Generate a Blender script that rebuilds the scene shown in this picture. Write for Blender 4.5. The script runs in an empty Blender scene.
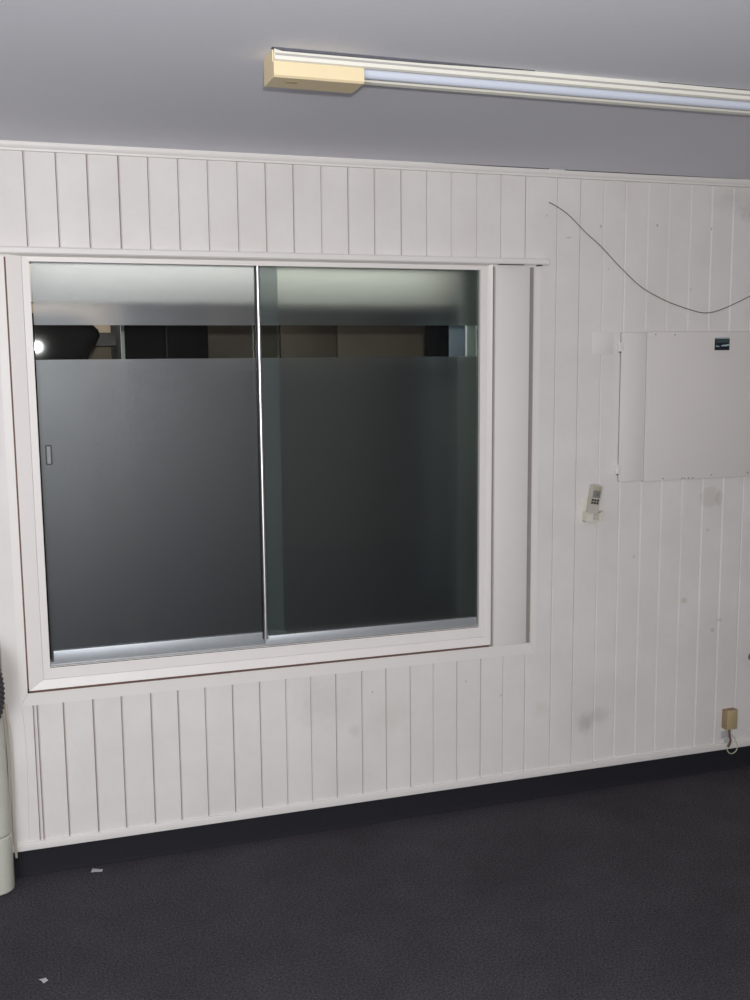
import bpy, bmesh, math, random
from mathutils import Vector, Matrix
random.seed(7)
S = bpy.context.scene
COL = S.collection
R = math.radians

# ------------------------------------------------------------------ materials
def new_mat(name):
    m = bpy.data.materials.new(name); m.use_nodes = True
    nt = m.node_tree; nt.nodes.clear()
    out = nt.nodes.new('ShaderNodeOutputMaterial')
    return m, nt, out

def lin(c):
    return tuple(((v/255)/12.92 if v/255 <= .04045 else ((v/255+.055)/1.055)**2.4) for v in c)

def mat(name, rgb, rough=.5, metal=0., noise=0., nscale=30., bump=0., bscale=200., spec=.4):
    """principled surface with a little procedural mottling; rgb is an sRGB 0-255 albedo"""
    m, nt, out = new_mat(name)
    p = nt.nodes.new('ShaderNodeBsdfPrincipled')
    p.inputs['Roughness'].default_value = rough
    p.inputs['Metallic'].default_value = metal
    p.inputs['Specular IOR Level'].default_value = spec
    c = (*lin(rgb), 1)
    tc = nt.nodes.new('ShaderNodeTexCoord')
    n = nt.nodes.new('ShaderNodeTexNoise'); n.inputs['Scale'].default_value = nscale; n.inputs['Detail'].default_value = 5
    nt.links.new(tc.outputs['Object'], n.inputs['Vector'])
    mx = nt.nodes.new('ShaderNodeMix'); mx.data_type = 'RGBA'
    mx.inputs['A'].default_value = tuple(v*(1-noise) for v in c[:3]) + (1,)
    mx.inputs['B'].default_value = tuple(min(1, v*(1+noise)) for v in c[:3]) + (1,)
    nt.links.new(n.outputs['Fac'], mx.inputs['Factor'])
    nt.links.new(mx.outputs['Result'], p.inputs['Base Color'])
    if bump:
        n2 = nt.nodes.new('ShaderNodeTexNoise'); n2.inputs['Scale'].default_value = bscale; n2.inputs['Detail'].default_value = 4
        nt.links.new(tc.outputs['Object'], n2.inputs['Vector'])
        b = nt.nodes.new('ShaderNodeBump'); b.inputs['Strength'].default_value = bump; b.inputs['Distance'].default_value = .004
        nt.links.new(n2.outputs['Fac'], b.inputs['Height']); nt.links.new(b.outputs['Normal'], p.inputs['Normal'])
    nt.links.new(p.outputs['BSDF'], out.inputs['Surface'])
    return m

def wall_paint():
    """white gloss paint on boards, with scuffs, nail holes and stains that stay put"""
    m, nt, out = new_mat('white_board_paint')
    N, L = nt.nodes, nt.links
    p = N.new('ShaderNodeBsdfPrincipled'); p.inputs['Roughness'].default_value = .5; p.inputs['Specular IOR Level'].default_value = .3
    tc = N.new('ShaderNodeTexCoord')
    pos = tc.outputs['Object']
    n = N.new('ShaderNodeTexNoise'); n.inputs['Scale'].default_value = 3.2; n.inputs['Detail'].default_value = 6; n.inputs['Roughness'].default_value = .65
    L.new(pos, n.inputs['Vector'])
    ramp = N.new('ShaderNodeMapRange'); ramp.inputs['From Min'].default_value = .35; ramp.inputs['From Max'].default_value = .75
    L.new(n.outputs['Fac'], ramp.inputs['Value'])
    mx = N.new('ShaderNodeMix'); mx.data_type = 'RGBA'
    mx.inputs['A'].default_value = (*lin((226, 221, 218)), 1); mx.inputs['B'].default_value = (*lin((215, 209, 205)), 1)
    L.new(ramp.outputs['Result'], mx.inputs['Factor'])
    col = mx.outputs['Result']
    # wobble the outline of the stains
    nw = N.new('ShaderNodeTexNoise'); nw.inputs['Scale'].default_value = 38; nw.inputs['Detail'].default_value = 4
    L.new(pos, nw.inputs['Vector'])
    # x, z, rx, rz, soft edge, colour, strength
    blots = [
        (2.000, .275, .055, .060, .95, (100, 97, 97), .64),     # grey scuff low on the boards
        (2.06, .30, .07, .05, .95, (130, 124, 122), .45),
        (2.54, 1.150, .052, .048, .30, (178, 166, 152), .50),  # glue residue under the hatch
        (2.585, 1.145, .024, .040, .5, (150, 140, 132), .40),
        (2.70, 2.25, .10, .05, .95, (120, 112, 106), .55),
        (2.62, 2.30, .16, .07, .95, (160, 152, 146), .40),
        (2.435, .735, .018, .014, .5, (170, 138, 90), .65),
        (2.575, .60, .012, .012, .5, (120, 105, 95), .6),
        (2.605, .64, .018, .008, .5, (130, 115, 105), .5),
        (2.535, 1.015, .014, .010, .6, (165, 150, 120), .5),
        (2.20, .93, .012, .008, .6, (150, 140, 130), .5),
        (2.265, 2.195, .006, .008, .3, (70, 60, 55), .9),
        (2.506, 2.190, .006, .009, .3, (85, 75, 65), .9),
        (2.025, 2.185, .005, .010, .3, (70, 60, 55), .9),
        (2.42, 1.960, .005, .006, .3, (70, 60, 55), .9),
        (2.06, 2.03, .004, .008, .3, (90, 80, 70), .8),
        (1.895, 2.14, .016, .004, .5, (110, 100, 95), .7),
        (1.80, 2.215, .004, .006, .4, (110, 100, 95), .8),
        (0.93, .47, .16, .12, .95, (165, 162, 166), .35),
        (1.19, .40, .12, .10, .95, (178, 165, 140), .28),
        (1.05, .36, .03, .03, .8, (150, 150, 160), .35),
        (1.12, .50, .004, .010, .4, (80, 75, 72), .8),
        (1.49, .50, .005, .008, .4, (90, 85, 80), .8),
        (1.635, .43, .005, .010, .4, (90, 85, 80), .8),
        (1.80, .36, .05, .05, .9, (190, 170, 140), .35),
    ]
    sep = N.new('ShaderNodeSeparateXYZ'); L.new(pos, sep.inputs[0])
    for (x, z, rx, rz, soft, c, s) in blots:
        def math_(op, a, b):
            k = N.new('ShaderNodeMath'); k.operation = op
            for i, v in enumerate((a, b)):
                if isinstance(v, (int, float)): k.inputs[i].default_value = v
                else: L.new(v, k.inputs[i])
            return k.outputs[0]
        if rx < .012: rx, rz = rx*.7, rz*.7
        dx = math_('DIVIDE', math_('SUBTRACT', sep.outputs['X'], x), rx)
        dz = math_('DIVIDE', math_('SUBTRACT', sep.outputs['Z'], z), rz)
        r = math_('SQRT', math_('ADD', math_('MULTIPLY', dx, dx), math_('MULTIPLY', dz, dz)), 0)
        r = math_('ADD', r, math_('MULTIPLY', math_('SUBTRACT', nw.outputs['Fac'], .5), .9))
        mr = N.new('ShaderNodeMapRange'); mr.interpolation_type = 'SMOOTHSTEP'
        mr.inputs['From Min'].default_value = 1.0; mr.inputs['From Max'].default_value = 1.0 - soft
        mr.inputs['To Min'].default_value = 0; mr.inputs['To Max'].default_value = s*.5
        L.new(r, mr.inputs['Value'])
        k = N.new('ShaderNodeMix'); k.data_type = 'RGBA'
        L.new(mr.outputs['Result'], k.inputs['Factor']); L.new(col, k.inputs['A']); k.inputs['B'].default_value = (*lin(c), 1)
        col = k.outputs['Result']
    L.new(col, p.inputs['Base Color'])
    # brushed paint relief
    mp = N.new('ShaderNodeMapping'); mp.inputs['Scale'].default_value = (260, 260, 9); L.new(pos, mp.inputs['Vector'])
    nb = N.new('ShaderNodeTexNoise'); nb.inputs['Scale'].default_value = 1; nb.inputs['Detail'].default_value = 3; L.new(mp.outputs[0], nb.inputs['Vector'])
    b = N.new('ShaderNodeBump'); b.inputs['Strength'].default_value = .12; b.inputs['Distance'].default_value = .002
    L.new(nb.outputs['Fac'], b.inputs['Height']); L.new(b.outputs['Normal'], p.inputs['Normal'])
    L.new(p.outputs['BSDF'], out.inputs['Surface'])
    return m

def carpet():
    m, nt, out = new_mat('charcoal_carpet')
    N, L = nt.nodes, nt.links
    p = N.new('ShaderNodeBsdfPrincipled'); p.inputs['Roughness'].default_value = .95; p.inputs['Specular IOR Level'].default_value = .1
    tc = N.new('ShaderNodeTexCoord')
    a = N.new('ShaderNodeTexNoise'); a.inputs['Scale'].default_value = 160; a.inputs['Detail'].default_value = 6
    b = N.new('ShaderNodeTexNoise'); b.inputs['Scale'].default_value = 2.3; b.inputs['Detail'].default_value = 6; b.inputs['Roughness'].default_value = .7
    L.new(tc.outputs['Object'], a.inputs['Vector']); L.new(tc.outputs['Object'], b.inputs['Vector'])
    m1 = N.new('ShaderNodeMix'); m1.data_type = 'RGBA'
    m1.inputs['A'].default_value = (*lin((44, 43, 49)), 1); m1.inputs['B'].default_value = (*lin((84, 80, 84)), 1)
    r = N.new('ShaderNodeMapRange'); r.inputs['From Min'].default_value = .3; r.inputs['From Max'].default_value = .7
    L.new(a.outputs['Fac'], r.inputs['Value']); L.new(r.outputs['Result'], m1.inputs['Factor'])
    m2 = N.new('ShaderNodeMix'); m2.data_type = 'RGBA'; m2.blend_type = 'MULTIPLY'; m2.inputs['Factor'].default_value = 1
    r2 = N.new('ShaderNodeMapRange'); r2.inputs['From Min'].default_value = .3; r2.inputs['From Max'].default_value = .7
    r2.inputs['To Min'].default_value = .8; r2.inputs['To Max'].default_value = 1.15
    L.new(b.outputs['Fac'], r2.inputs['Value']); L.new(m1.outputs['Result'], m2.inputs['A']); L.new(r2.outputs['Result'], m2.inputs['B'])
    L.new(m2.outputs['Result'], p.inputs['Base Color'])
    bp = N.new('ShaderNodeBump'); bp.inputs['Strength'].default_value = .5; bp.inputs['Distance'].default_value = .004
    L.new(a.outputs['Fac'], bp.inputs['Height']); L.new(bp.outputs['Normal'], p.inputs['Normal'])
    L.new(p.outputs['BSDF'], out.inputs['Surface'])
    return m

def clear_glass(tint=(.93, .96, .95)):
    m, nt, out = new_mat('clear_glass')
    N, L = nt.nodes, nt.links
    t = N.new('ShaderNodeBsdfTransparent'); t.inputs['Color'].default_value = (*tint, 1)
    g = N.new('ShaderNodeBsdfGlossy'); g.inputs['Roughness'].default_value = .017; g.inputs['Color'].default_value = (1, 1, 1, 1)
    f = N.new('ShaderNodeFresnel'); f.inputs['IOR'].default_value = 1.45
    mx = N.new('ShaderNodeMixShader'); L.new(f.outputs[0], mx.inputs[0]); L.new(t.outputs[0], mx.inputs[1]); L.new(g.outputs[0], mx.inputs[2])
    L.new(mx.outputs[0], out.inputs['Surface'])
    return m

def frosted(name, tint, rough, gloss_fac, gloss_rough, diff_fac, diff_rgb, see=0):
    """sand-blasted face: blurs what is behind it, and scatters light back"""
    m, nt, out = new_mat(name)
    N, L = nt.nodes, nt.links
    rf = N.new('ShaderNodeBsdfRefraction'); rf.inputs['Color'].default_value = (*tint, 1); rf.inputs['Roughness'].default_value = rough; rf.inputs['IOR'].default_value = 1.45
    gl = N.new('ShaderNodeBsdfGlossy'); gl.inputs['Roughness'].default_value = gloss_rough; gl.inputs['Color'].default_value = (.93, .97, 1, 1)
    df = N.new('ShaderNodeBsdfDiffuse'); df.inputs['Color'].default_value = (*diff_rgb, 1)
    tc = N.new('ShaderNodeTexCoord')
    n = N.new('ShaderNodeTexNoise'); n.inputs['Scale'].default_value = 420; n.inputs['Detail'].default_value = 3; n.inputs['Roughness'].default_value = .8
    L.new(tc.outputs['Object'], n.inputs['Vector'])
    r = N.new('ShaderNodeMapRange'); r.inputs['From Min'].default_value = .3; r.inputs['From Max'].default_value = .7
    r.inputs['To Min'].default_value = gloss_fac*.35; r.inputs['To Max'].default_value = gloss_fac*1.65
    L.new(n.outputs['Fac'], r.inputs['Value'])
    m1 = N.new('ShaderNodeMixShader'); L.new(r.outputs['Result'], m1.inputs[0]); L.new(rf.outputs[0], m1.inputs[1]); L.new(gl.outputs[0], m1.inputs[2])
    # stray dust specks
    v = N.new('ShaderNodeTexVoronoi'); v.inputs['Scale'].default_value = 26; L.new(tc.outputs['Object'], v.inputs['Vector'])
    lt = N.new('ShaderNodeMath'); lt.operation = 'LESS_THAN'; lt.inputs[1].default_value = .035; L.new(v.outputs['Distance'], lt.inputs[0])
    ml = N.new('ShaderNodeMath'); ml.operation = 'MULTIPLY_ADD'; ml.inputs[1].default_value = .12; ml.inputs[2].default_value = diff_fac
    L.new(lt.outputs[0], ml.inputs[0])
    m2 = N.new('ShaderNodeMixShader'); L.new(ml.outputs[0], m2.inputs[0])
    L.new(m1.outputs[0], m2.inputs[1]); L.new(df.outputs[0], m2.inputs[2])
    if see:
        tr = N.new('ShaderNodeBsdfTransparent'); tr.inputs['Color'].default_value = (*tint, 1)
        m3 = N.new('ShaderNodeMixShader'); m3.inputs[0].default_value = see
        L.new(m2.outputs[0], m3.inputs[1]); L.new(tr.outputs[0], m3.inputs[2]); m2 = m3
    L.new(m2.outputs[0], out.inputs['Surface'])
    return m

def plain_glass(name, tint):
    m, nt, out = new_mat(name)
    g = nt.nodes.new('ShaderNodeBsdfGlass'); g.inputs['Color'].default_value = (*tint, 1); g.inputs['Roughness'].default_value = .02; g.inputs['IOR'].default_value = 1.45
    nt.links.new(g.outputs[0], out.inputs['Surface'])
    return m

M = dict(
    wall=wall_paint(), carpet=carpet(),
    frame=mat('window_frame_paint', (230, 224, 220), .42, noise=.03, nscale=6),
    ledge=mat('trim_paint', (227, 222, 218), .45, noise=.03, nscale=5),
    board=mat('side_board_paint', (224, 219, 216), .5, noise=.03, nscale=5),
    groove_dark=mat('groove_dark', (150, 136, 130), .9, noise=.25, nscale=14),  # darker tone for the left wall and floor of each groove
    gap=mat('gap_grey', (146, 138, 134), .8, noise=.1, nscale=20),
    seam=mat('brown_joint', (112, 86, 76), .9, noise=.3, nscale=25),
    crack=mat('dark_crack', (58, 52, 54), .95),
    ceiling=mat('ceiling_paint', (230, 231, 239), .9, noise=.02, nscale=2.5, bump=.12, bscale=60),
    plaster=mat('plain_plaster', (170, 160, 150), .9, noise=.04),
    skirting=mat('dark_vinyl_skirting', (24, 24, 31), .85, noise=.15, nscale=40),
    alu=mat('satin_aluminium', (178, 182, 186), .5, metal=.55, noise=.05, nscale=60),
    channel=mat('polished_channel', (235, 236, 238), .33, metal=1., noise=.08, nscale=9),
    pull=mat('worn_grey_metal', (132, 135, 140), .5, noise=.25, nscale=60),
    chrome=mat('bright_metal', (205, 207, 212), .3, metal=1.),
    pan=mat('lamp_white_enamel', (226, 223, 213), .35, noise=.02),
    groove=mat('lamp_grey_groove', (172, 168, 164), .5),
    cream=mat('cream_plastic', (226, 208, 170), .42, noise=.03, nscale=12),
    tube=mat('opal_tube_glass', (208, 213, 227), .15, spec=.6),
    tubecap=mat('tube_cap_metal', (190, 190, 190), .35, metal=1.),
    strip_dark=mat('lamp_strip_dark', (92, 92, 100), .95, noise=.2, nscale=60),
    hatch=mat('hatch_paint', (218, 212, 208), .5, noise=.025, nscale=5),
    navy=mat('sign_navy', (22, 34, 44), .5, noise=.1),
    teal=mat('sign_teal_band', (62, 78, 80), .5),
    pale=mat('sign_pale_wave', (165, 182, 184), .5),
    wire=mat('grey_brown_wire', (128, 114, 104), .6),
    remote=mat('remote_grey_plastic', (188, 182, 172), .5),
    remote_top=mat('remote_beige_plastic', (178, 170, 150), .5),
    lcd=mat('remote_display', (128, 127, 122), .3),
    button=mat('remote_dark_button', (52, 46, 46), .5),
    holder=mat('ivory_plastic', (214, 208, 194), .45),
    beige=mat('beige_box_plastic', (176, 158, 122), .5, noise=.06, nscale=30),
    beige_side=mat('beige_box_side', (150, 128, 100), .55),
    sleeve=mat('blue_grey_sleeve', (172, 170, 174), .6),
    brown=mat('brown_cable', (105, 82, 70), .6),
    loop=mat('pale_cable', (196, 190, 172), .5),
    knob=mat('brown_knob', (120, 98, 90), .4),
    paper=mat('white_paper', (235, 236, 240), .8),
    bin=mat('pale_green_grey_plastic', (197, 197, 185), .45, noise=.03, nscale=14),
    hose=mat('charcoal_rubber', (66, 62, 66), .6, noise=.1),
    cord=mat('ivory_cord', (206, 200, 188), .5),
    black=mat('black_vinyl', (14, 14, 18), .75, noise=.1, spec=.15),
    darksteel=mat('dark_steel', (34, 32, 34), .5),
    pelmet=mat('white_pelmet', (226, 226, 220), .6, noise=.02),
    beigewall=mat('next_room_beige', (196, 176, 158), .8, noise=.04),
    brownp=mat('brown_panel', (120, 107, 96), .6, noise=.15, nscale=9),
    bluegrey=mat('blue_grey_steel', (130, 140, 152), .5, noise=.05),
    whiteedge=mat('white_edge', (225, 228, 228), .5),
    reveal=mat('grey_green_reveal', (132, 142, 136), .6, noise=.05),
    greengrey=mat('green_grey_paint', (150, 160, 153), .6),
    clear=clear_glass(),
    frostA=frosted('frosted_glass', (.80, .84, .88), .30, .062, .44, .012, (.45, .49, .54)),
    frostLit=frosted('frosted_lit_overlap', (.80, .84, .88), .36, .05, .44, .45, (.50, .55, .56)),  # paler where the sashes overlap: flash light on the rear pane painted in
    frostB=frosted('frosted_glass_far_face', (.68, .72, .70), .40, .05, .5, .035, (.42, .46, .49), .2),
    smoothA=plain_glass('smooth_glass', (.97, .98, .98)),
    smoothB=plain_glass('smooth_green_glass', (.93, .96, .94)),
    edge=mat('glass_edge_green', (70, 96, 90), .3),
)

# ------------------------------------------------------------------ mesh helpers
class MB:
    def __init__(s): s.bm = bmesh.new(); s.mats = []
    def mi(s, m):
        if m not in s.mats: s.mats.append(m)
        return s.mats.index(m)
    def box(s, x0, x1, y0, y1, z0, z1, m, bev=0., seg=2):
        b = bmesh.new()
        bmesh.ops.create_cube(b, size=1)
        for v in b.verts:
            v.co = Vector(((x0+x1)/2 + v.co.x*(x1-x0), (y0+y1)/2 + v.co.y*(y1-y0), (z0+z1)/2 + v.co.z*(z1-z0)))
        if bev: bmesh.ops.bevel(b, geom=list(b.edges), offset=bev, segments=seg, affect='EDGES', profile=.5)
        return s.merge(b, m)
    def prism(s, pts, axis, a0, a1, m, smooth=False):
        """closed polygon pts (2-D) extruded along axis from a0 to a1"""
        def P(p, a):
            return {'x': (a, p[0], p[1]), 'y': (p[0], a, p[1]), 'z': (p[0], p[1], a)}[axis]
        b = bmesh.new()
        A = [b.verts.new(P(p, a0)) for p in pts]; B = [b.verts.new(P(p, a1)) for p in pts]
        b.faces.new(A); b.faces.new(B[::-1])
        n = len(pts)
        for i in range(n): b.faces.new((A[i], B[i], B[(i+1) % n], A[(i+1) % n]))
        bmesh.ops.recalc_face_normals(b, faces=list(b.faces))
        return s.merge(b, m, smooth)
    def tube(s, pts, r, m, seg=10, radii=None):
        b = bmesh.new(); rings = []
        pts = [Vector(p) for p in pts]
        prev = None
        for i, p in enumerate(pts):
            t = (pts[min(i+1, len(pts)-1)] - pts[max(i-1, 0)]).normalized()
            if prev is None:
                u = t.orthogonal().normalized()
            else:
                u = (prev - t*prev.dot(t)).normalized()
            prev = u; w = t.cross(u); rr = radii[i] if radii else r
            rings.append([b.verts.new(p + (u*math.cos(2*math.pi*k/seg) + w*math.sin(2*math.pi*k/seg))*rr) for k in range(seg)])
        for a, c in zip(rings, rings[1:]):
            for k in range(seg): b.faces.new((a[k], a[(k+1) % seg], c[(k+1) % seg], c[k]))
        b.faces.new(rings[0][::-1]); b.faces.new(rings[-1])
        bmesh.ops.recalc_face_normals(b, faces=list(b.faces))
        return s.merge(b, m, True)
    def quad(s, co, m):
        f = s.bm.faces.new([s.bm.verts.new(c) for c in co]); f.material_index = s.mi(m); return f
    def merge(s, b, m, smooth=False):
        k = s.mi(m); mp = {}
        for v in b.verts: mp[v] = s.bm.verts.new(v.co)
        for f in b.faces:
            g = s.bm.faces.new([mp[v] for v in f.verts]); g.material_index = k; g.smooth = smooth
        b.free(); return s
    def build(s, name, parent=None, loc=None):
        me = bpy.data.meshes.new(name); s.bm.normal_update(); s.bm.to_mesh(me); s.bm.free()
        for m in s.mats: me.materials.append(m)
        try: me.set_sharp_from_angle(angle=R(35))
        except Exception: pass
        o = bpy.data.objects.new(name, me); COL.objects.link(o)
        if parent is not None:
            o.parent = parent; o.matrix_parent_inverse = Matrix.Translation(parent_loc(parent)).inverted()
        return o

def parent_loc(o):
    v = Vector(o.location)
    while o.parent: 
        o = o.parent
        # parts carry an inverse offset, so their own location stays zero
        if o.type == 'EMPTY': v = Vector(o.location)
    return v

def empty(name, loc):
    o = bpy.data.objects.new(name, None); COL.objects.link(o); o.location = loc
    o.empty_display_size = .05
    return o

def sub(mb, name, parent):
    """a sub-part: the parent is a part mesh, whose own offset it shares"""
    o = mb.build(name); o.parent = parent
    return o

def tag(o, label, cat, group=None):
    o['label'] = label; o['category'] = cat
    if group: o['group'] = group
    return o

def struct(o): o['kind'] = 'structure'; return o

def smooth_path(pts, n=12):
    """Catmull-Rom through pts"""
    P = [Vector(p) for p in pts]; P = [P[0]*2-P[1]] + P + [P[-1]*2-P[-2]]
    out = []
    for i in range(1, len(P)-2):
        for k in range(n):
            t = k/n; a, b, c, d = P[i-1], P[i], P[i+1], P[i+2]
            out.append(.5*((2*b) + (c-a)*t + (2*a-5*b+4*c-d)*t*t + (3*b-a-3*c+d)*t**3))
    out.append(P[-2]); return out

H = 2.376
# ------------------------------------------------------------------ the room shell
XL, XR, YR = -2.7, 4.3, -5.7
mb = MB(); mb.box(XL-.1, XR+.1, YR-.1, .12, -.1, 0, M['carpet']); struct(mb.build('floor'))
mb = MB(); mb.box(XL-.1, XR+.1, YR-.1, .12, H, H+.1, M['ceiling']); struct(mb.build('ceiling'))
mb = MB(); mb.box(XL-.1, XL, YR, .12, 0, H, M['plaster']); struct(mb.build('wall_left'))
mb = MB(); mb.box(XR, XR+.1, YR, .12, 0, H, M['plaster']); struct(mb.build('wall_right'))

# wall behind the camera, with the daylight window the camera has at its back
WX0, WX1, WZ0, WZ1 = -2.3, -.7, .8, 2.15
mb = MB()
mb.box(XL, WX0, YR-.1, YR, 0, H, M['plaster']); mb.box(WX1, XR, YR-.1, YR, 0, H, M['plaster'])
mb.box(WX0, WX1, YR-.1, YR, 0, WZ0, M['plaster']); mb.box(WX0, WX1, YR-.1, YR, WZ1, H, M['plaster'])
struct(mb.build('wall_front'))

# boarded wall with the sliding window
OX0, OX1, OZ0, OZ1 = .0, 1.545, .70, 2.022          # the opening
def boards(mb, x0, x1, z0, z1, grooves, yf, w=.0074, d=.0046):
    edges = [g for g in sorted(grooves) if x0 + w < g < x1 - w]
    xs = [x0] + edges + [x1]
    pts, ms = [(x0, .02)], [M['wall']]
    for i in range(len(xs)-1):
        last = i == len(xs)-2
        dy = random.uniform(-.0005, .0005); tl = random.uniform(-.0004, .0004)
        a = xs[i] + (w/2 if i else 0); b = xs[i+1] - (0 if last else w/2)
        pts += [(a, yf+dy-tl), (b, yf+dy+tl)]; ms += [M['wall'], M['wall'] if last else M['groove_dark']]
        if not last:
            pts += [(xs[i+1]-w*.34, yf+d), (xs[i+1]+w*random.uniform(-.12, .06), yf+d)]; ms += [M['groove_dark'], M['wall']]
    pts.append((x1, .02)); ms.append(M['wall'])
    bm = bmesh.new()
    A = [bm.verts.new((p[0], p[1], z0)) for p in pts]; B = [bm.verts.new((p[0], p[1], z1)) for p in pts]
    n = len(pts)
    fs = [bm.faces.new(A), bm.faces.new(B[::-1])] + [bm.faces.new((A[i], B[i], B[(i+1) % n], A[(i+1) % n])) for i in range(n)]
    bmesh.ops.recalc_face_normals(bm, faces=fs)
    mm = [M['wall'], M['wall']] + ms
    mp = {v: mb.bm.verts.new(v.co) for v in bm.verts}
    for f, m in zip(fs, mm):
        g = mb.bm.faces.new([mp[v] for v in f.verts]); g.material_index = mb.mi(m)
    bm.free()
jit = lambda: random.uniform(-.0025, .0025)
mb = MB()
mb.box(XL, OX0, .02, .12, 0, H, M['wall']); mb.box(OX1, XR, .02, .12, 0, H, M['wall'])
mb.box(OX0, OX1, .02, .12, 0, OZ0, M['wall']); mb.box(OX0, OX1, .02, .12, OZ1, H, M['wall'])
struct(mb.build('wall_back'))
wb = bpy.data.objects['wall_back']
def wall_part(fn, name):
    mb = MB(); fn(mb); o = mb.build(name); o.parent = wb; return o
wall_part(lambda b: boards(b, XL, 1.806, 2.03, 2.366, [.005+.095*k+jit() for k in range(-29, 19)], -.005), 'upper_boards')
wall_part(lambda b: boards(b, XL, -.09, .60, 2.03, [.0425-.0945*k+jit() for k in range(2, 30)], 0), 'side_boards')
wall_part(lambda b: boards(b, XL, 1.768, .10, .60, [-.053, -.041]+[.0435+.0942*k+jit() for k in range(-29, 19) if k != -1], 0), 'lower_boards')
wall_part(lambda b: boards(b, 1.768, XR, .10, 2.366, [1.848+.0942*k+jit() for k in range(0, 27)], 0), 'tall_boards')

# cornice, two lengths meeting above the end of the window ledge
def cornice(name, x0, x1, yf, ztop, gaps):
    mb = MB()
    mb.prism([(.02, ztop), (yf, ztop), (yf-.001, ztop-.008), (yf+.003, ztop-.016), (yf+.007, ztop-.020), (yf+.008, ztop-.026), (.02, ztop-.026)], 'x', x0, x1, M['ledge'])
    o = struct(mb.build(name))
    for (a, b, h0, h1) in gaps:
        g = MB(); g.prism([(a, H-.0002), (b, H-.0002), (b, H-h1), ((a+b)/2, H-max(h0, h1)), (a, H-h0)], 'y', yf-.0025, .018, M['crack'])
        q = g.build('joint_gap'); q.parent = o
    return o
cornice('trim_1', XL, 1.803, -.026, H-.0004, [(1.35, 1.795, .0004, .0022)])
cornice('trim_2', 1.803, XR, -.022, H-.0004, [(1.86, 2.62, .0022, .0004)])
# white rail along the foot of the boards
mb = MB(); mb.box(XL, XR, -.008, .02, .087, .114, M['ledge'], .0015); struct(mb.build('trim_3'))
mb = MB(); mb.prism([(.02, 0), (-.014, 0), (-.009, .004), (-.005, .014), (-.004, .087), (.02, .087)], 'x', XL, XR, M['skirting']); struct(mb.build('baseboard_back'))

# ------------------------------------------------------------------ window_1
win = struct(empty('window_1', (.77, 0, .70)))
# flush outer frame, mitred at its lower corners
mb = MB()
yo = -.005
mb.prism([(-.095, .585), (-.095, 2.036), (-.0695, 2.036), (-.0695, .627)], 'y', yo, .019, M['ledge'])
mb.prism([(-.0945, .5846), (-.069, .6266), (1.752, .6266), (1.778, .5846)], 'y', yo, .019, M['ledge'])
mb.prism([(1.7785, .585), (1.7525, .627), (1.7525, 2.036), (1.7785, 2.036)], 'y', yo, .019, M['ledge'])
mb.build('outer_frame', win)
mb = MB()                                        # brown joint that shows round the casing
mb.box(-.0695, -.064, -.003, .019, .627, 2.036, M['seam']); mb.box(-.0695, 1.583, -.003, .019, .6266, .641, M['seam'])
mb.build('brown_joint', win)
# ledge over the window
mb = MB()
mb.prism([(.0, 2.061), (-.030, 2.060), (-.034, 2.055), (-.034, 2.042), (-.030, 2.0375), (.0, 2.0375)], 'x', XL+1.9, 1.797, M['ledge'])
mb.build('head_ledge', win)
mb = MB(); mb.box(1.602, 1.70, -.031, -.012, 2.0362, 2.0377, M['crack']); mb.box(1.757, 1.772, -.031, -.008, 2.0345, 2.0377, M['crack']); mb.build('dark_joint', win)
# casing: sloping outer moulding and flat inner stop, all with mitred corners
def ring_piece(mb, outer, inner, yout, yin, yback, m):
    """four mitred pieces between two rectangles (x0,x1,z0,z1); outer face at yout, inner at yin"""
    o = [(outer[0], outer[2]), (outer[1], outer[2]), (outer[1], outer[3]), (outer[0], outer[3])]
    i = [(inner[0], inner[2]), (inner[1], inner[2]), (inner[1], inner[3]), (inner[0], inner[3])]
    for k in range(4):
        a, b = o[k], o[(k+1) % 4]; c, d = i[(k+1) % 4], i[k]
        q = bmesh.new()
        F = [q.verts.new((a[0], yout, a[1])), q.verts.new((b[0], yout, b[1])), q.verts.new((c[0], yin, c[1])), q.verts.new((d[0], yin, d[1]))]
        B = [q.verts.new((p[0], yback, p[1])) for p in (a, b, c, d)]
        q.faces.new(F); q.faces.new(B[::-1])
        for j in range(4): q.faces.new((F[j], B[j], B[(j+1) % 4], F[(j+1) % 4]))
        bmesh.ops.recalc_face_normals(q, faces=list(q.faces))
        bmesh.ops.bevel(q, geom=[e for e in q.edges if all(v in F for v in e.verts)], offset=.0008, segments=1, affect='EDGES')
        mb.merge(q, m)
mb = MB()
ring_piece(mb, (-.064, 1.5805, .6395, 2.0372), (-.018, 1.562, .670, 2.032), -.022, -.013, .019, M['frame'])
mb.build('casing', win)
mb = MB()
ring_piece(mb, (-.0175, 1.562, .6705, 2.032), (.0055, 1.5365, .708, 2.0165), -.013, -.012, .004, M['frame'])
mb.build('inner_stop', win)
mb = MB(); mb.box(1.5370, 1.5448, .0045, .110, .705, 2.020, M['reveal']); mb.box(1.5325, 1.5448, .1105, .119, .705, 2.020, M['whiteedge']); mb.build('jamb_lining', win)
# board closing the space to the right of the casing
mb = MB(); mb.box(1.597, 1.733, -.010, .019, .6275, 2.035, M['board'], .002); mb.build('side_board', win)
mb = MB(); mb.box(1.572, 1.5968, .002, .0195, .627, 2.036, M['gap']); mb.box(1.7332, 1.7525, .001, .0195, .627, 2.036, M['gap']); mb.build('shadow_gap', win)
# sill track
mb = MB()
mb.box(.006, 1.536, -.012, .06, .706, .712, M['frame']); mb.box(.0062, 1.5355, -.0126, -.0119, .7085, .7105, M['crack']); mb.box(.006, 1.536, .004, .007, .712, .716, M['alu']); mb.box(.006, 1.536, .028, .031, .712, .716, M['alu'])
mb.build('sill_track', win)

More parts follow.
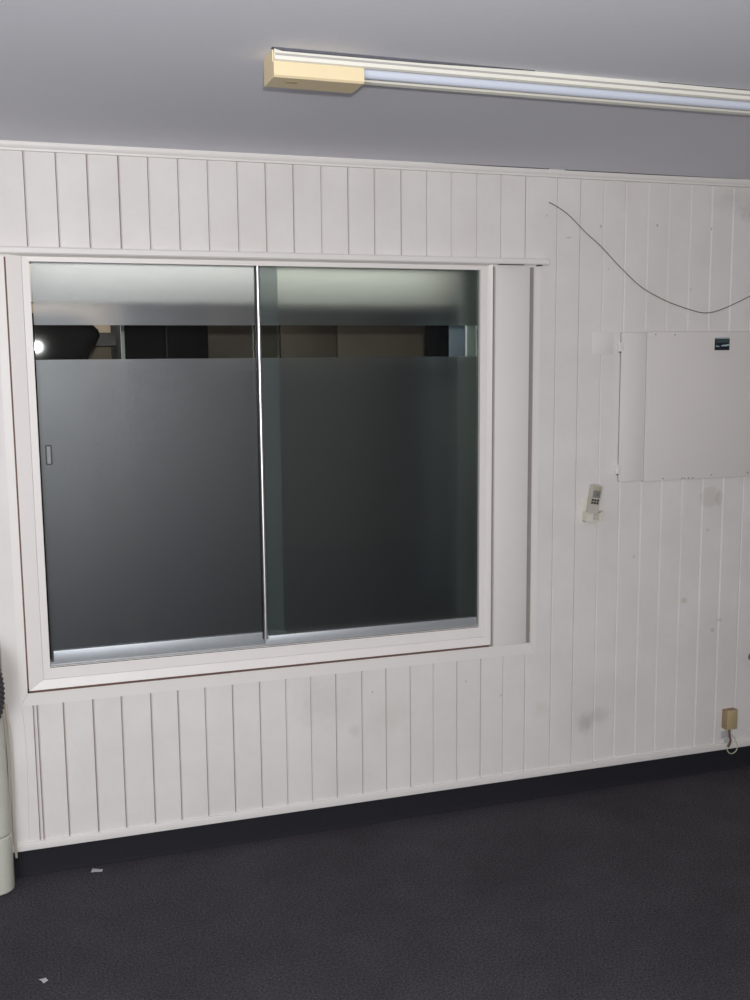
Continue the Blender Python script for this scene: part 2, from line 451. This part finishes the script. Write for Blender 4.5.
ZS0, ZS1 = 1.712, 1.822                           # the clear strip
def pane(name, x0, x1, z0, z1, y0, y1, frost_front, frost, smooth, parent, lit_overlap=0):
    mb = MB()
    zs = [z0, ZS0, ZS1, z1]
    for k in range(3):
        a, b = zs[k], zs[k+1]
        fm = M['clear'] if k == 1 else (frost if frost_front else smooth)
        bmat = M['clear'] if k == 1 else (smooth if frost_front else frost)
        cuts = [(x0, x1 - lit_overlap, fm), (x1 - lit_overlap, x1, fm if k == 1 else M['frostLit'])] if lit_overlap else [(x0, x1, fm)]
        for (p, q, m) in cuts:
            mb.quad([(p, y0, a), (q, y0, a), (q, y0, b), (p, y0, b)], m)
            mb.quad([(q, y1, a), (p, y1, a), (p, y1, b), (q, y1, b)], bmat)
        mb.quad([(x0, y1, a), (x0, y0, a), (x0, y0, b), (x0, y1, b)], M['edge'])
        mb.quad([(x1, y0, a), (x1, y1, a), (x1, y1, b), (x1, y0, b)], M['edge'])
    mb.quad([(x0, y1, z0), (x1, y1, z0), (x1, y0, z0), (x0, y0, z0)], M['edge'])
    mb.quad([(x0, y0, z1), (x1, y0, z1), (x1, y1, z1), (x0, y1, z1)], M['edge'])
    bmesh.ops.remove_doubles(mb.bm, verts=list(mb.bm.verts), dist=1e-5)
    return mb.build(name, parent)

# left (rear) sash
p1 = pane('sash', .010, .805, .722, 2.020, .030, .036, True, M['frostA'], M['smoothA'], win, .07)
p1['label'] = 'left sliding pane of frosted glass, behind the other one'
mb = MB(); mb.box(.018, .806, .022, .042, .716, .7545, M['alu'], .0007); 
o = sub(mb, 'bottom_rail', p1)
fp = empty  # (finger pull below)
mb = MB()
mb.prism([(.0245+dx, zz) for dx, zz in ((.003, 1.373), (.018, 1.373), (.021, 1.376), (.021, 1.436), (.018, 1.439), (.003, 1.439), (0, 1.436), (0, 1.376))], 'y', .0275, .0298, M['darksteel'])
mb.prism([(.0245+dx, zz) for dx, zz in ((.005, 1.378), (.016, 1.378), (.0165, 1.434), (.0045, 1.434))], 'y', .0262, .0280, M['pull'])
o = sub(mb, 'finger_pull', p1); o['label'] = 'small dark-rimmed chrome finger pull'
# right (front) sash
p2 = pane('sash', .730, 1.535, .722, 2.020, .006, .012, False, M['frostB'], M['clear'], win)
p2['label'] = 'right sliding pane of darker greenish frosted glass, in front'
mb = MB(); mb.box(.728, 1.532, -.001, .018, .7135, .7455, M['alu'], .0007); sub(mb, 'bottom_rail', p2)
mb = MB(); mb.prism([(.7235+.007+.007*math.cos(R(a)), .002-.0075*math.sin(R(a))) for a in range(0, 181, 12)] + [(.7235, .020), (.7375, .020)], 'z', .735, 2.020, M['channel'], True); mb.box(.7215, .7234, -.001, .0205, .735, 2.020, M['darksteel']); sub(mb, 'edge_channel', p2)
mb = MB(); mb.box(.7355, .7395, -.005, .014, .735, .748, M['alu'], .001); sub(mb, 'end_clip', p2)

# ------------------------------------------------------------------ the fluorescent light
LX0, LX1, LY0, LY1 = .529, 2.20, -1.170, -1.076
H0 = H; H = H0 + .0033
lamp = tag(empty('fluorescent_light', ((LX0+LX1)/2, -1.12, H)), 'long white fluorescent strip light with cream end cover on the ceiling', 'ceiling light')
lamp.rotation_euler = (0, 0, .016)
mb = MB()
mb.prism([(LY0, H-.004), (LY0, H-.013), (LY0+.002, H-.014), (LY0+.002, H-.017), (LY0, H-.018), (LY0, H-.026), (LY0+.008, H-.029), (LY0+.016, H-.022),
          (LY0+.030, H-.012), (LY1-.030, H-.014), (LY1-.014, H-.038), (LY1, H-.040), (LY1, H-.004)], 'x', LX0+.002, LX1, M['pan'])
mb.build('base_pan', lamp)
mb = MB(); mb.box(LX0+.004, LX1, LY0-.0004, LY0+.0022, H-.0178, H-.0136, M['groove']); mb.build('groove', lamp)
mb = MB()
mb.prism([(LY0+.001, H-.030), (LY0-.001, H-.059), (LY0+.004, H-.063), (LY1-.004, H-.063), (LY1, H-.058), (LY1+.001, H-.006), (LY1-.004, H-.004), (LY0+.012, H-.004), (LY0+.012, H-.030)], 'x', LX0, LX0+.207, M['cream'])
cap = mb.build('end_cover', lamp)
mb = MB(); mb.box(LX0+.035, LX0+.062, -1.140, -1.126, H-.0636, H-.062, M['beige']); sub(mb, 'screw_plug', cap)
mb = MB()
mb.tube([(LX0+.19, -1.126, H-.0275), (LX1-.05, -1.126, H-.0275)], .0135, M['tube'], 20)
mb.build('tube', lamp)
mb = MB(); mb.box(LX1-.07, LX1, LY0+.012, LY1-.012, H-.056, H-.011, M['cream'], .003); mb.build('lamp_holder', lamp)
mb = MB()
mb.prism([(LX0-.004, H0-.0003), (1.16, H0-.0003), (LX0+.35, H0-.0050), (LX0+.02, H0-.0055)], 'y', LY0-.006, LY0+.010, M['strip_dark'])  # dark wedges along the lamp's near top edge
mb.prism([(1.50, H0-.0003), (LX1, H0-.0003), (LX1, H0-.003)], 'y', LY0-.004, LY0+.010, M['strip_dark'])
o = mb.build('lamp_top_strip', lamp); o['label'] = 'dark strip between lamp and ceiling'

H = H0
# ------------------------------------------------------------------ hatch cover on the right
hat = tag(empty('hatch_cover', (2.55, 0, 1.225)), 'large flat white cover panel screwed to the boards on the right', 'panel')
mb = MB(); mb.box(2.2235, 3.02, -.004, -.0016, 1.2255, 1.7995, M['gap']); mb.build('shadow_outline', hat)  # darker rim added round the panel as its shadow outline
mb = MB(); mb.box(2.2245, 3.02, -.018, -.0042, 1.2265, 1.7985, M['hatch'], .0015)
pn = mb.build('panel', hat)
for (x, z) in ((2.26, 1.789), (2.345, 1.787), (2.31, 1.2345), (2.395, 1.232), (2.405, 1.231), (2.425, 1.2315), (2.445, 1.231), (2.53, 1.240), (2.70, 1.242)):
    mb = MB(); mb.tube([(x, -.0192, z), (x, -.0178, z)], .0024, M['seam'], 8); sub(mb, 'nail_head', pn)
mb = MB(); mb.box(2.1172, 2.2220, -.004, -.0016, 1.2298, 1.7962, M['gap']); mb.box(2.118, 2.2222, -.015, -.0042, 1.2305, 1.7955, M['board'], .0015)  # first box is the flap's painted shadow outline
fl = mb.build('side_flap', hat); fl['label'] = 'narrow hinged strip at the left of the panel'
for z in (1.742, 1.277):
    mb = MB(); mb.tube([(2.1125, -.008, z-.017), (2.1125, -.008, z+.017)], .0062, M['ledge'], 12)
    mb.box(2.104, 2.124, -.0165, -.0015, z-.014, z+.014, M['ledge'], .001)
    mb.tube([(2.1125, -.008, z-.021), (2.1125, -.008, z-.017)], .0045, M['darksteel'], 10)
    sub(mb, 'hinge', fl)

# little dark emblem plate near the top of the panel
sg = tag(empty('emblem_plate', (2.5560, -.018, 1.728)), 'small dark navy plate with a pale streak on the white cover panel', 'sign')
mb = MB(); mb.box(2.5240, 2.588, -.026, -.0182, 1.7275, 1.7715, M['navy'], .001); mb.box(2.5245, 2.5875, -.0245, -.0184, 1.7717, 1.7765, M['pale'], .0005); mb.build('plate', sg)
mb = MB(); mb.box(2.5260, 2.5860, -.0266, -.0258, 1.7565, 1.7700, M['teal']); mb.build('band', sg)
mb = MB()
mb.prism([(2.5470, 1.7445), (2.5520, 1.7420), (2.5730, 1.7425), (2.5865, 1.7455), (2.5865, 1.7515), (2.5710, 1.7490), (2.5560, 1.7480)], 'y', -.0270, -.0257, M['pale'])
mb.prism([(2.5255, 1.7405), (2.5360, 1.7410), (2.5420, 1.7395), (2.5380, 1.7440), (2.5255, 1.7455)], 'y', -.0270, -.0257, M['pale'])
mb.build('wave', sg)

# wire drooping across the boards
wp = [(1.806, -.009, 2.262), (1.85, -.006, 2.243), (1.897, -.0045, 2.214), (1.96, -.004, 2.160), (2.023, -.004, 2.113), (2.11, -.004, 2.036), (2.197, -.004, 1.968), (2.265, -.004, 1.934), (2.331, -.004, 1.908),
      (2.41, -.004, 1.885), (2.475, -.004, 1.8715), (2.53, -.004, 1.876), (2.60, -.004, 1.899), (2.693, -.004, 1.938), (2.80, -.004, 1.985), (2.95, -.004, 2.06)]
mb = MB(); mb.tube(smooth_path(wp, 8), .0019, M['wire'], 8)
tag(mb.build('wall_cable'), 'thin grey-brown wire drooping loosely across the white boards', 'cable')

# painted-over plate
mb = MB(); mb.box(1.998, 2.088, -.0022, -.0009, 1.716, 1.797, M['wall'], .0004)
tag(mb.build('blank_plate'), 'square white painted-over plate left of the cover panel', 'plate')

# air conditioner remote in its holder
hold = tag(empty('remote_holder', (2.003, 0, 1.084)), 'small ivory plastic wall holder with the remote standing in it', 'holder')
mb = MB(); mb.box(1.968, 2.040, -.0035, -.0011, 1.086, 1.172, M['holder'], .001); mb.build('back_plate', hold)
mb = MB()
mb.box(1.968, 2.040, -.034, -.0035, 1.084, 1.0875, M['holder'], .001)
mb.box(1.968, 1.9705, -.034, -.0035, 1.084, 1.122, M['holder'], .0008); mb.box(2.0375, 2.040, -.034, -.0035, 1.084, 1.122, M['holder'], .0008)
mb.prism([(1.968, 1.084), (2.040, 1.084), (2.040, 1.122), (2.030, 1.122), (2.028, 1.116), (1.980, 1.116), (1.978, 1.122), (1.968, 1.122)], 'y', -.036, -.034, M['holder'])
mb.build('pocket', hold)
mb = MB(); mb.box(1.996, 2.021, -.0366, -.0358, 1.090, 1.1155, M['remote']); mb.box(1.998, 2.020, -.0370, -.0362, 1.1095, 1.1125, M['sleeve']); mb.build('label', hold)

rem = tag(empty('remote_control', (2.008, -.012, 1.1)), 'slim grey remote control with small display and dark buttons leaning in wall holder', 'remote')
RT = Matrix.Translation((1.996, -.0125, 1.103)) @ Matrix.Rotation(R(9.0), 4, 'Y') @ Matrix.Rotation(R(3), 4, 'X')
def rem_part(mb, name, parent=rem):
    for v in mb.bm.verts: v.co = RT @ Vector((v.co.x*.84, v.co.y, v.co.z*.98))
    return mb.build(name, parent)
mb = MB()
hw = [(-.022, 0), (.022, 0), (.0235, .03), (.026, .095), (.0265, .118), (.023, .1245), (-.023, .1245), (-.0265, .118), (-.026, .095), (-.0235, .03)]
mb.prism(hw, 'y', -.016, .006, M['remote'])
bmesh.ops.bevel(mb.bm, geom=[e for e in mb.bm.edges if all(v.co.y < -.015 for v in e.verts)], offset=.003, segments=2, affect='EDGES')
rem_part(mb, 'body')
mb = MB(); mb.box(-.0225, .0225, -.0168, -.0150, .105, .1205, M['remote_top'], .0006); rem_part(mb, 'sensor_window')
mb = MB(); mb.box(-.0175, .0195, -.0172, -.0152, .076, .104, M['lcd'], .0008); mb.box(.002, .007, -.0174, -.0170, .086, .092, M['button']); rem_part(mb, 'display')
for j, z in enumerate((.0665, .0555)):
    for k in range(3):
        mb = MB(); x = -.014 + .0135*k
        sl = .0012 if k == 0 else -.0008
        mb.prism([(x-.005-sl, z-.0042), (x+.0042-sl, z-.0042), (x+.0048+sl, z+.004), (x-.0042+sl, z+.0042)], 'y', -.0185, -.0155, M['button'])
        rem_part(mb, 'button')

# beige junction box by the floor
jb = tag(empty('junction_box', (2.6735, 0, .17)), 'small beige wall box with short cable loop near the floor', 'junction box')
mb = MB(); mb.box(2.634, 2.688, -.028, -.0005, .180, .262, M['beige_side'], .003); bx = mb.build('box', jb)
mb = MB(); mb.box(2.640, 2.689, -.032, -.0275, .180, .262, M['beige'], .003); sub(mb, 'cover', bx)
mb = MB(); mb.tube(smooth_path([(2.662, -.016, .184), (2.663, -.018, .150), (2.668, -.019, .125), (2.658, -.018, .10)], 6), .0048, M['brown'], 8); mb.build('cable', jb)
mb = MB(); mb.box(2.627, 2.658, -.0135, -.0095, .140, .166, M['sleeve'], .001); mb.box(2.645, 2.663, -.0165, -.0105, .118, .146, M['sleeve'], .001); mb.build('sleeve', jb)
lp = [(2.670, -.016, 0.148), (2.657, -.018, 0.123), (2.650, -.019, 0.099), (2.662, -.020, 0.076), (2.680, -.020, 0.071), (2.698, -.020, 0.082), (2.701, -.019, 0.105), (2.688, -.018, 0.132), (2.674, -.016, 0.148)]
mb = MB(); mb.tube(smooth_path(lp, 8), .0019, M['loop'], 8); o = mb.build('cable_loop', jb); o['label'] = 'pale thin loop of cable'

# round knob at the right edge
kb = tag(empty('wall_knob', (2.766, 0, .472)), 'round brown bumper on the boards at far right above the floor', 'wallknob')
mb = MB()
prof = [(0, .010), (-.004, .016), (-.012, .012), (-.018, .018), (-.026, .021), (-.033, .018), (-.037, .010), (-.038, .001)]
mb.tube([(2.766, y, .472) for y, _ in prof], 1, M['knob'], 18, [r for _, r in prof]); mb.build('wallknob', kb)

# ------------------------------------------------------------------ scraps on the carpet
def scrap(name, cx, cy, w, d, rot, label):
    b = MB(); n = 5
    vs = [[b.bm.verts.new((0, 0, 0)) for _ in range(3)] for _ in range(n+1)]
    c, s_ = math.cos(rot), math.sin(rot)
    for i in range(n+1):
        for j in range(3):
            u = -w/2 + w*i/n; v = (-d/2 + d*j/2) * (1 - .75*max(0, i/n-.45))
            z = .003 + .0012*math.sin(i*.9+j) + (.002 if j == 1 else 0)
            vs[i][j].co = (cx+u*c-v*s_, cy+u*s_+v*c, z)
    k = b.mi(M['paper'])
    for i in range(n):
        for j in range(2):
            f = b.bm.faces.new((vs[i][j], vs[i+1][j], vs[i+1][j+1], vs[i][j+1])); f.material_index = k
    r = bmesh.ops.solidify(b.bm, geom=list(b.bm.faces), thickness=.0012)
    bmesh.ops.translate(b.bm, verts=list(b.bm.verts), vec=(0, 0, -min(v.co.z for v in b.bm.verts)+.0003))
    return tag(b.build(name), label, 'paper scrap')
scrap('paper_scrap', .122, -.050, .036, .026, R(-14), 'torn white paper scrap on the carpet close to the skirting')
scrap('paper_scrap', -.056, -.652, .017, .026, R(30), 'tiny white paper scrap on the carpet nearest the camera')

# ------------------------------------------------------------------ pale floor unit, hose and cords at the left edge
un = tag(empty('floor_bin', (-.32, -.075, 0)), 'tall pale green-grey plastic bin with rounded corner at left edge', 'bin')
def rrect(x0, x1, y0, y1, r, n=8):
    out = []
    for (cx, cy, a0) in ((x1-r, y1-r, 0), (x0+r, y1-r, 90), (x0+r, y0+r, 180), (x1-r, y0+r, 270)):
        out += [(cx+r*math.cos(R(a0+90*k/n)), cy+r*math.sin(R(a0+90*k/n))) for k in range(n+1)]
    return out
def loft(mb, rings, m):
    b = bmesh.new(); Rg = [[b.verts.new(p) for p in r] for r in rings]; n = len(Rg[0])
    for a, c in zip(Rg, Rg[1:]):
        for k in range(n): b.faces.new((a[k], a[(k+1) % n], c[(k+1) % n], c[k]))
    b.faces.new(Rg[0][::-1]); b.faces.new(Rg[-1])
    bmesh.ops.recalc_face_normals(b, faces=list(b.faces)); mb.merge(b, m, True)
def bring(z, g): return [(x, y, z) for x, y in rrect(-.50-g, -.140+g, -.128-g, -.022+min(g, 0), .05)]
mb = MB(); loft(mb, [bring(.0008, -.006), bring(.006, -.001), bring(.012, 0), bring(.188, -.001), bring(.191, -.003)], M['bin']); mb.build('base', un)
mb = MB(); loft(mb, [bring(.1915, -.006), bring(.195, -.004), bring(.198, -.002), bring(.50, -.004), bring(.70, -.007), bring(.795, -.012), bring(.802, -.020)], M['bin']); mb.build('body', un)

hs = tag(empty('ribbed_hose', (-.26, -.155, .55)), 'dark ribbed rubber hose hanging in a coil over the pale bin', 'hose')
pts, rad = [], []
NR = 44
for k in range(NR*6+1):
    a = R(-80 + 330*k/(NR*6))
    pts.append((-.247+.088*math.copysign(abs(math.cos(a))**.5, math.cos(a)), -.165-.004*math.sin(a*.5), .695+.112*math.sin(a)))
    rad.append(.0245 + .0028*math.cos(2*math.pi*k/6))
mb = MB(); mb.tube(pts, 1, M['hose'], 14, rad); mb.build('hose', hs)
mb = MB(); mb.tube([(-.262, -.150, .772), (-.262, -.118, .775)], .006, M['darksteel'], 10)
mb.tube([(-.262, -.150, .772), (-.262, -.200, .772), (-.262, -.204, .786)], .006, M['darksteel'], 10); mb.build('hook', hs)

for k, (dx, zb, zt, r, lb) in enumerate(((-.133, .072, .60, .0042, 'ivory cord hanging down the boards beside the bin, reaching lowest'), (-.143, .12, .64, .0035, 'ivory cord hanging closest to the bin, ending higher'))):
    pp = smooth_path([(dx-.006, -.0125, zt), (dx+.002, -.0135, .45), (dx+.001, -.014, .30), (dx-.002, -.0145, .18), (dx, -.015, zb)], 8)
    mb = MB(); mb.tube(pp, r, M['cord'], 8)
    tag(mb.build('hanging_cord'), lb, 'cord')
mb = MB(); mb.tube(smooth_path([(-.091, -.0022, .575), (-.085, -.0022, .46), (-.087, -.0022, .30), (-.092, -.0022, .118)], 8), .0016, M['ledge'], 8)  # raised white bead added to imitate a bright streak on the boards
tag(mb.build('light_streak_bead'), 'thin white bead added as a streak of light down the boards below the window corner', 'cord')

# ------------------------------------------------------------------ the room behind the window
NX0, NX1, NY1 = -1.2, 4.0, 2.6
mb = MB(); mb.box(NX0-.1, NX1+.1, .12, NY1+.1, -.1, 0, M['carpet']); struct(mb.build('floor_beyond'))
mb = MB(); mb.box(NX0-.1, NX1+.1, .12, NY1+.1, H, H+.1, M['plaster']); struct(mb.build('ceiling_beyond'))
mb = MB(); mb.box(NX0, NX1, NY1, NY1+.1, 0, H, M['beigewall']); struct(mb.build('wall_far'))
mb = MB(); mb.box(NX0-.1, NX0, .12, NY1+.1, 0, H, M['brownp']); struct(mb.build('wall_far_left'))
mb = MB(); mb.box(NX1, NX1+.1, .12, NY1+.1, 0, H, M['brownp']); struct(mb.build('wall_far_right'))

# white pelmet hanging just behind the glass
pe = tag(empty('blind_box', (.72, .27, 1.905)), 'white blind box seen blurred through the top of the frosted glass', 'blind box')
mb = MB(); mb.box(-.05, 1.70, .26, .33, 1.905, 2.372, M['pelmet'], .004); mb.build('box', pe)

# tall black cabinet with pale front edge
cb = tag(empty('storage_cabinet', (.56, 1.4, 0)), 'tall black cabinet seen through the clear strip of the left pane', 'cabinet')
mb = MB(); mb.box(.386, .75, 1.2, 1.7, .001, 2.05, M['black'], .003); mb.build('carcass', cb)
mb = MB(); mb.box(.371, .3855, 1.195, 1.22, .001, 2.05, M['whiteedge'], .001); mb.build('edge_strip', cb)
mb = MB(); mb.box(.565, .569, 1.1965, 1.2, .08, 2.0, M['darksteel']); mb.build('door_gap', cb)

# dark steel rack against the beige wall
rk = tag(empty('steel_rack', (.1, 2.3, 0)), 'dark steel rack against the beige wall of the next room', 'rack')
for x in (-.55, .42):
    mb = MB(); mb.box(x, x+.030, 2.05, 2.08, .001, 2.15, M['darksteel']); mb.box(x, x+.030, 2.50, 2.53, .001, 2.15, M['darksteel']); mb.build('upright', rk)
for z in (.3, .8, 1.30, 1.785):
    mb = MB(); mb.box(-.55, .45, 2.06, 2.52, z, z+.066 if z > 1.7 else z+.04, M['darksteel']); mb.build('shelf', rk)

# brown panels (a row of three) closing the back of the next room
for k, (a, b) in enumerate(((.76, 1.20), (1.205, 1.50), (1.505, 2.34))):
    pz = tag(empty('brown_partition', ((a+b)/2, 1.75, 0)), ['brown partition panel beside the black cabinet', 'narrow brown partition panel in the middle behind the right pane', 'widest brown partition panel behind the right pane'][k], 'partition', 'brown partition panels in the next room')
    mb = MB(); mb.box(a, b, 1.74, 1.77, .02, 2.2, M['brownp'], .002); mb.build('panel', pz)
    mb = MB(); mb.box(a+.01, b-.01, 1.69, 1.82, .001, .02, M['darksteel']); mb.build('foot', pz)

# dark post and blue-grey locker at the right end
po = tag(empty('door_post', (1.60, .55, 0)), 'black upright post behind the right end of the window', 'post')
mb = MB(); mb.box(1.54, 1.623, .50, .56, .001, 2.2, M['black'], .002); mb.build('post', po)
lk = tag(empty('steel_locker', (1.72, .7, 0)), 'blue-grey steel locker with white front edge behind right end of window', 'locker')
mb = MB(); mb.box(1.6235, 1.694, .502, .565, .001, 2.1, M['bluegrey'], .002); mb.box(1.694, 2.1, .53, .565, .001, 2.1, M['greengrey'], .002); mb.build('body', lk)
mb = MB(); mb.box(1.6945, 1.706, .498, .5295, .001, 2.1, M['whiteedge'], .001); mb.build('edge_strip', lk)

# black rounded bag added in place of a dark reflection, on a stand
bg = tag(empty('reflected_silhouette', (.1, .75, 1.55)), 'black rounded bag standing in for a reflection in the clear strip beside flash reflection', 'silhouette')
st = tag(empty('plinth', (.08, .75, 0)), 'dark plinth behind the left end of the window carrying the bag', 'plinth')
mb = MB(); mb.box(-.10, .22, .62, .88, .001, 1.60, M['darksteel'], .004); mb.build('column', st)
prof = [(1.601, .168), (1.62, .176), (1.68, .190), (1.735, .212), (1.775, .238), (1.800, .250), (1.825, .246), (1.855, .216), (1.885, .16)]
mb = MB()
loft(mb, [[(.0+x*1.0, .75+y, z) for x, y in rrect(-.20, hx, -.13, .13, .06, 6)] for z, hx in prof], M['black']); mb.build('body', bg)

# ------------------------------------------------------------------ light
def area(name, loc, target, size, sizey, power, color, shape='RECTANGLE'):
    l = bpy.data.lights.new(name, 'AREA'); l.shape = shape; l.size = size
    if shape == 'RECTANGLE': l.size_y = sizey
    l.energy = power; l.color = color
    o = bpy.data.objects.new(name, l); COL.objects.link(o); o.location = loc
    o.rotation_euler = (Vector(target)-Vector(loc)).to_track_quat('-Z', 'Y').to_euler()
    return o
fl_ = bpy.data.lights.new('camera_flash', 'SPOT'); fl_.energy = 188; fl_.color = (1, .985, .97); fl_.shadow_soft_size = .02; fl_.spot_size = R(150); fl_.spot_blend = .5
fo = bpy.data.objects.new('camera_flash', fl_); COL.objects.link(fo); fo.location = (.03, -3.50, 1.80)
fo.rotation_euler = (Vector((1.0, 0, 1.5))-fo.location).to_track_quat('-Z', 'Y').to_euler()
area('daylight_window', ((WX0+WX1)/2, YR-.06, (WZ0+WZ1)/2), ((WX0+WX1)/2+1.2, 0, 1.6), WX1-WX0, WZ1-WZ0, 115, (.90, .95, 1))
area('blind_box_fill', (.76, .135, 2.075), (.76, .30, 1.88), 1.6, .03, 1.5, (1, .98, .93))  # added unseen strip light above the lintel, brightens the blind box
area('beige_wall_fill', (.12, 1.65, 2.36), (.12, 1.9, 0), .5, .2, 14, (1, .95, .88))  # added unseen local light that lifts the beige far wall

w = bpy.data.worlds.new('sky'); S.world = w; w.use_nodes = True
w.node_tree.nodes['Background'].inputs[0].default_value = (.75, .85, 1, 1)
w.node_tree.nodes['Background'].inputs[1].default_value = 1.0

# ------------------------------------------------------------------ camera
cam = bpy.data.cameras.new('camera'); co = bpy.data.objects.new('camera', cam); COL.objects.link(co); S.camera = co
yaw, pitch, roll = R(17.99), R(-7.723), R(-.5057)
F = Vector((math.sin(yaw)*math.cos(pitch), math.cos(yaw)*math.cos(pitch), math.sin(pitch)))
r0 = Vector((math.cos(yaw), -math.sin(yaw), 0)); u0 = r0.cross(F)
Rt = r0*math.cos(roll) + u0*math.sin(roll); Up = -r0*math.sin(roll) + u0*math.cos(roll)
co.matrix_world = Matrix(((Rt.x, Up.x, -F.x, 0), (Rt.y, Up.y, -F.y, -3.5), (Rt.z, Up.z, -F.z, 1.706), (0, 0, 0, 1)))
cam.sensor_fit = 'VERTICAL'; cam.sensor_height = 36; cam.lens = 1041.23*36/1000
cam.clip_start = .02

S.view_settings.view_transform = 'Standard'; S.view_settings.look = 'None'
S.view_settings.gamma = 1; S.view_settings.use_curve_mapping = False
S.view_settings.exposure = 0
S.cycles.use_denoising = True
S.cycles.max_bounces = 12; S.cycles.transparent_max_bounces = 16
S.cycles.caustics_reflective = False; S.cycles.caustics_refractive = False
S.cycles.sample_clamp_indirect = 4
